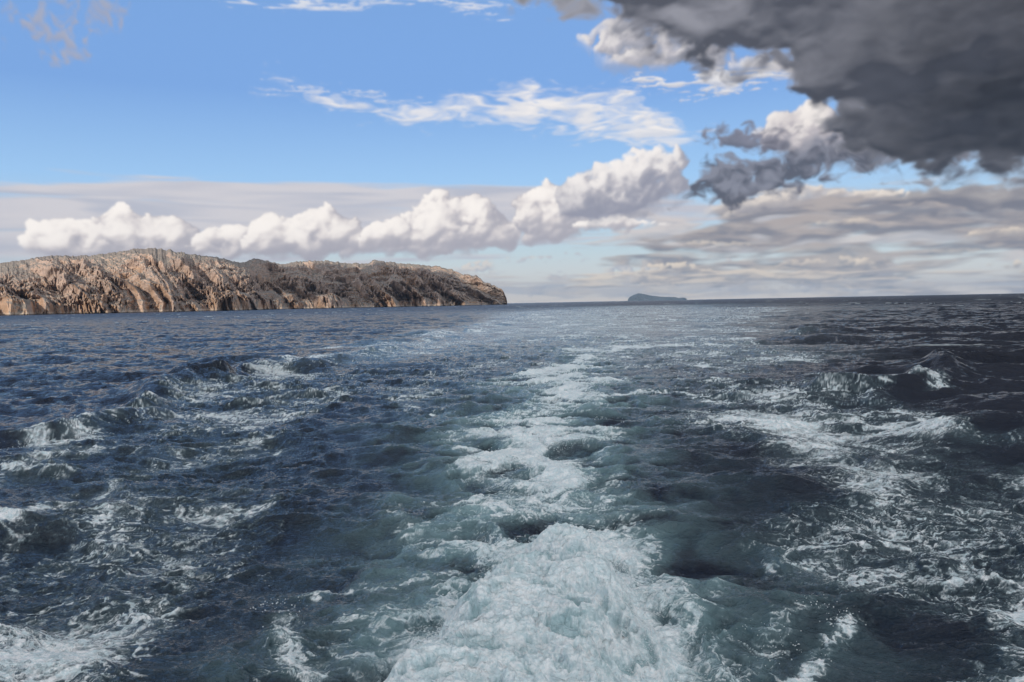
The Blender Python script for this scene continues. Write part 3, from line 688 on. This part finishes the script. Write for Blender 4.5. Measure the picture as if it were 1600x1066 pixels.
FACES = grid_faces(NR, NC)
wm = (mm > .3).ravel(); isw = wm[FACES].all(1)
def sub(FS):
    used = np.zeros(len(VS), bool); used[FS.ravel()] = True
    idx = np.cumsum(used) - 1
    return used, idx[FS]

def sea_mat():
    m, b = new_mat('sea_water'); P = geo('Position'); x, y, z = sep(P)
    fo, ae, so, ro = attr('foam'), attr('air'), attr('milk'), attr('far_roughness')
    P2 = vec(x, y, z)
    fn = noise(P2, 22, 5, .68, dim='3D'); fn2 = noise(P2, 5.5, 4, .6, dim='3D'); grain = noise(P2, 75, 3, .7, dim='3D')
    nearf = 1.0 - sstep(S.m('ABSOLUTE', y), 22.0, 60.0)
    fm = sstep(fo + ((fn - .5) * .42 * sstep(fo, 0.0, .25) + (grain - .5) * .12) * nearf, .08, .92)              # fine torn edge of the foam
    deep = cmix(ae, (.003, .0080, .021), (.060, .165, .185))
    milky = cmix(so * (.55 + fn2 * .6), deep, (.40, .57, .61))
    white = cmix(sstep(fn2 + (fn - .5) * .6, .36, .66), (.62, .74, .78), (.92, .935, .945))
    white = cmix(ae * .35, white, (.62, .74, .77))
    link(cmix(fm, milky, white), b.inputs['Base Color'])
    link(ro * (1 - fm) + fm * .65, b.inputs['Roughness'])
    b.inputs['IOR'].default_value = 1.333
    link(.5 - fm * .38, b.inputs['Specular IOR Level'])
    cd = S.nt.nodes.new('ShaderNodeVectorMath'); cd.operation = 'LENGTH'; S.nt.links.new(P.s, cd.inputs[0]); dist = S(cd.outputs['Value'])
    r1 = noise(vec(x, y * 1.6, z), 7.0, 4, .6, dim='3D', dist=.4)
    r0 = noise(vec(x * .8, y * 1.5, 0), .9, 5, .62, dim='3D', dist=.5)
    n0 = bump(r0, sstep(dist, 20.0, 80.0) * (1.0 - attr('slick') * .75), 1.2)
    n1 = bump(r1, 1.0 - sstep(dist, 40.0, 160.0), .085, n0)
    n2 = bump(fn + grain * .2, fm * nearf * .6, .02, n1)
    link(n2, b.inputs['Normal'])
    return m
SEAM = sea_mat()
def sea_obj(name, FS, **props):
    used, F2 = sub(FS)
    at = dict(foam=foam.ravel()[used], air=aer.ravel()[used], milk=soft_.ravel()[used], far_roughness=rough.ravel()[used], slick=slick.ravel()[used])
    return mesh_obj(name, VS[used], F2, SEAM, attrs=at, **props)
sea_obj('sea', FACES[~isw], kind='structure', label='dark blue-grey sea with wind waves and the long foamy wake of the boat')
sea_obj('propeller_wash', FACES[isw], kind='stuff', label='mound of churned white and pale turquoise water boiling up close behind the boat')
# the rest of the sea out to the sides and behind, flat rings joined to the detailed part
ang = np.radians(np.arange(46, 315, 2.0)); ang = np.concatenate([[math.radians(45.0)], ang, [math.radians(315.0)]])
r2 = np.array([5.5, 12, 30, 80, 250, 800, 2500, 6000, rr[-1]])
A2, R2 = np.meshgrid(ang, r2)
sv = np.stack([R2 * np.sin(A2), R2 * np.cos(A2), 0 * R2 - .02], -1).reshape(-1, 3)
OUT, b = new_mat('sea_water_plain'); b.inputs['Base Color'].default_value = (.005, .011, .018, 1); b.inputs['IOR'].default_value = 1.333; b.inputs['Roughness'].default_value = .12
x, y, z = sep(geo('Position')); link(bump(noise(vec(x, y, 0), .5, 7, .62, dim='3D', dist=.4), 1.0, .8), b.inputs['Normal'])
mesh_obj('sea', sv, grid_faces(len(r2), len(ang)), OUT, kind='structure', label='dark open sea on either side of the boat')

# spray thrown up round the mound and off the breaking crests
rng = np.random.default_rng(6)
DROP = []
def hgt(x, y):
    r = math.hypot(x, y); a = math.atan2(x, y)
    i = min(NR - 1, int(np.searchsorted(rr, r))); j = min(NC - 1, max(0, int((a - az[0]) / (az[1] - az[0]))))
    return float(h[i, j])
edge = np.argwhere((mm > .15) & (mm < .7) & (RR > 9.5) & (RR < 19) & (np.abs(AA) < .6))
def burst(x, y, z, n, sx, up, s0=.0045, s1=.013):
    for k in range(n):
        t = rng.exponential(.45)
        DROP.append((x + rng.normal() * sx, y + rng.normal() * sx, z + up * t * rng.uniform(.1, 1), rng.uniform(s0, s1) * (1.1 - min(.7, t * .35))))
for i, j in edge[rng.choice(len(edge), 1500)]:
    burst(XX[i, j], YY[i, j], h[i, j] + .005, rng.integers(2, 8), .06, .10, .003, .009)
for i, j in edge[rng.choice(len(edge), 26)]:
    burst(XX[i, j], YY[i, j], h[i, j] + .02, 50, .12, .22)
fo_i = np.argwhere((foam > .85) & (RR > 10) & (RR < 34) & (np.abs(AA) < .62) & (mm < .2))
for i, j in fo_i[rng.choice(len(fo_i), 420)]:
    burst(XX[i, j], YY[i, j], h[i, j] + .01, rng.integers(1, 5), .15, .06)
for (pxx, pyy, n_) in ((1290, 975, 110), (1240, 1020, 110), (20, 705, 130), (440, 960, 90), (820, 712, 110), (870, 700, 80), (760, 715, 60), (950, 660, 50), (1045, 612, 60)):
    gx, gy = ground(pxx, pyy)
    for k in range(max(4, n_ // 14)):
        x_, y_ = gx + rng.normal() * .3, gy + rng.normal() * .3
        burst(x_, y_, hgt(x_, y_) + .01, 9, .16, .16 + .002 * gy, .004, .010 + .0003 * gy)
# curved threads of water leaving the crown of the mound
for k in range(46):
    i, j = edge[rng.integers(len(edge))]; x_, y_, z_ = XX[i, j], YY[i, j], h[i, j]
    a_ = rng.uniform(0, 2 * math.pi); L_ = rng.uniform(.05, .2); H_ = rng.uniform(.05, .2)
    for q in np.linspace(0, 1, 26):
        DROP.append((x_ + math.cos(a_) * L_ * q, y_ + math.sin(a_) * L_ * q, z_ + H_ * (q * 1.9 - q * q * 1.5) * 1.4, .010 * (1 - .6 * q)))
ico = np.array([(1, 0, 0), (-1, 0, 0), (0, 1, 0), (0, -1, 0), (0, 0, 1), (0, 0, -1)], float)
icf = np.array([(0, 2, 4), (2, 1, 4), (1, 3, 4), (3, 0, 4), (2, 0, 5), (1, 2, 5), (3, 1, 5), (0, 3, 5)])
D_ = np.array(DROP); jit = rng.uniform(.7, 1.4, (len(D_), 6, 1))
dv = D_[:, None, :3] + ico[None] * D_[:, 3][:, None, None] * jit
df = (icf[None] + (np.arange(len(D_)) * 6)[:, None, None]).reshape(-1, 3)
SPR, b = new_mat('spray_water'); b.inputs['Base Color'].default_value = (.74, .79, .81, 1); b.inputs['Roughness'].default_value = .35; b.inputs['IOR'].default_value = 1.333
mesh_obj('spray', dv.reshape(-1, 3), df, SPR, kind='stuff', label='white droplets of spray thrown up around the churned wake')

# sea air: far cliffs and the island fade to blue
hz = bpy.data.materials.new('haze_air'); hz.use_nodes = True; S.nt = hz.node_tree; S.nt.nodes.clear()
o_ = S.nt.nodes.new('ShaderNodeOutputMaterial'); pv = S.nt.nodes.new('ShaderNodeVolumePrincipled')
pv.inputs['Color'].default_value = (.24, .40, .64, 1); pv.inputs['Density'].default_value = HAZE; pv.inputs['Anisotropy'].default_value = .0
S.nt.links.new(pv.outputs[0], o_.inputs['Volume'])
hx = 26800.0; hzv = [(sx * hx, sy * hx, zz) for zz in (-6, 480) for sx, sy in ((-1, -1), (1, -1), (1, 1), (-1, 1))]
mesh_obj('haze', hzv, [(3, 2, 1, 0), (4, 5, 6, 7), (0, 1, 5, 4), (1, 2, 6, 5), (2, 3, 7, 6), (3, 0, 4, 7)], hz, smooth=False, kind='stuff', label='thin blue sea haze over the water')
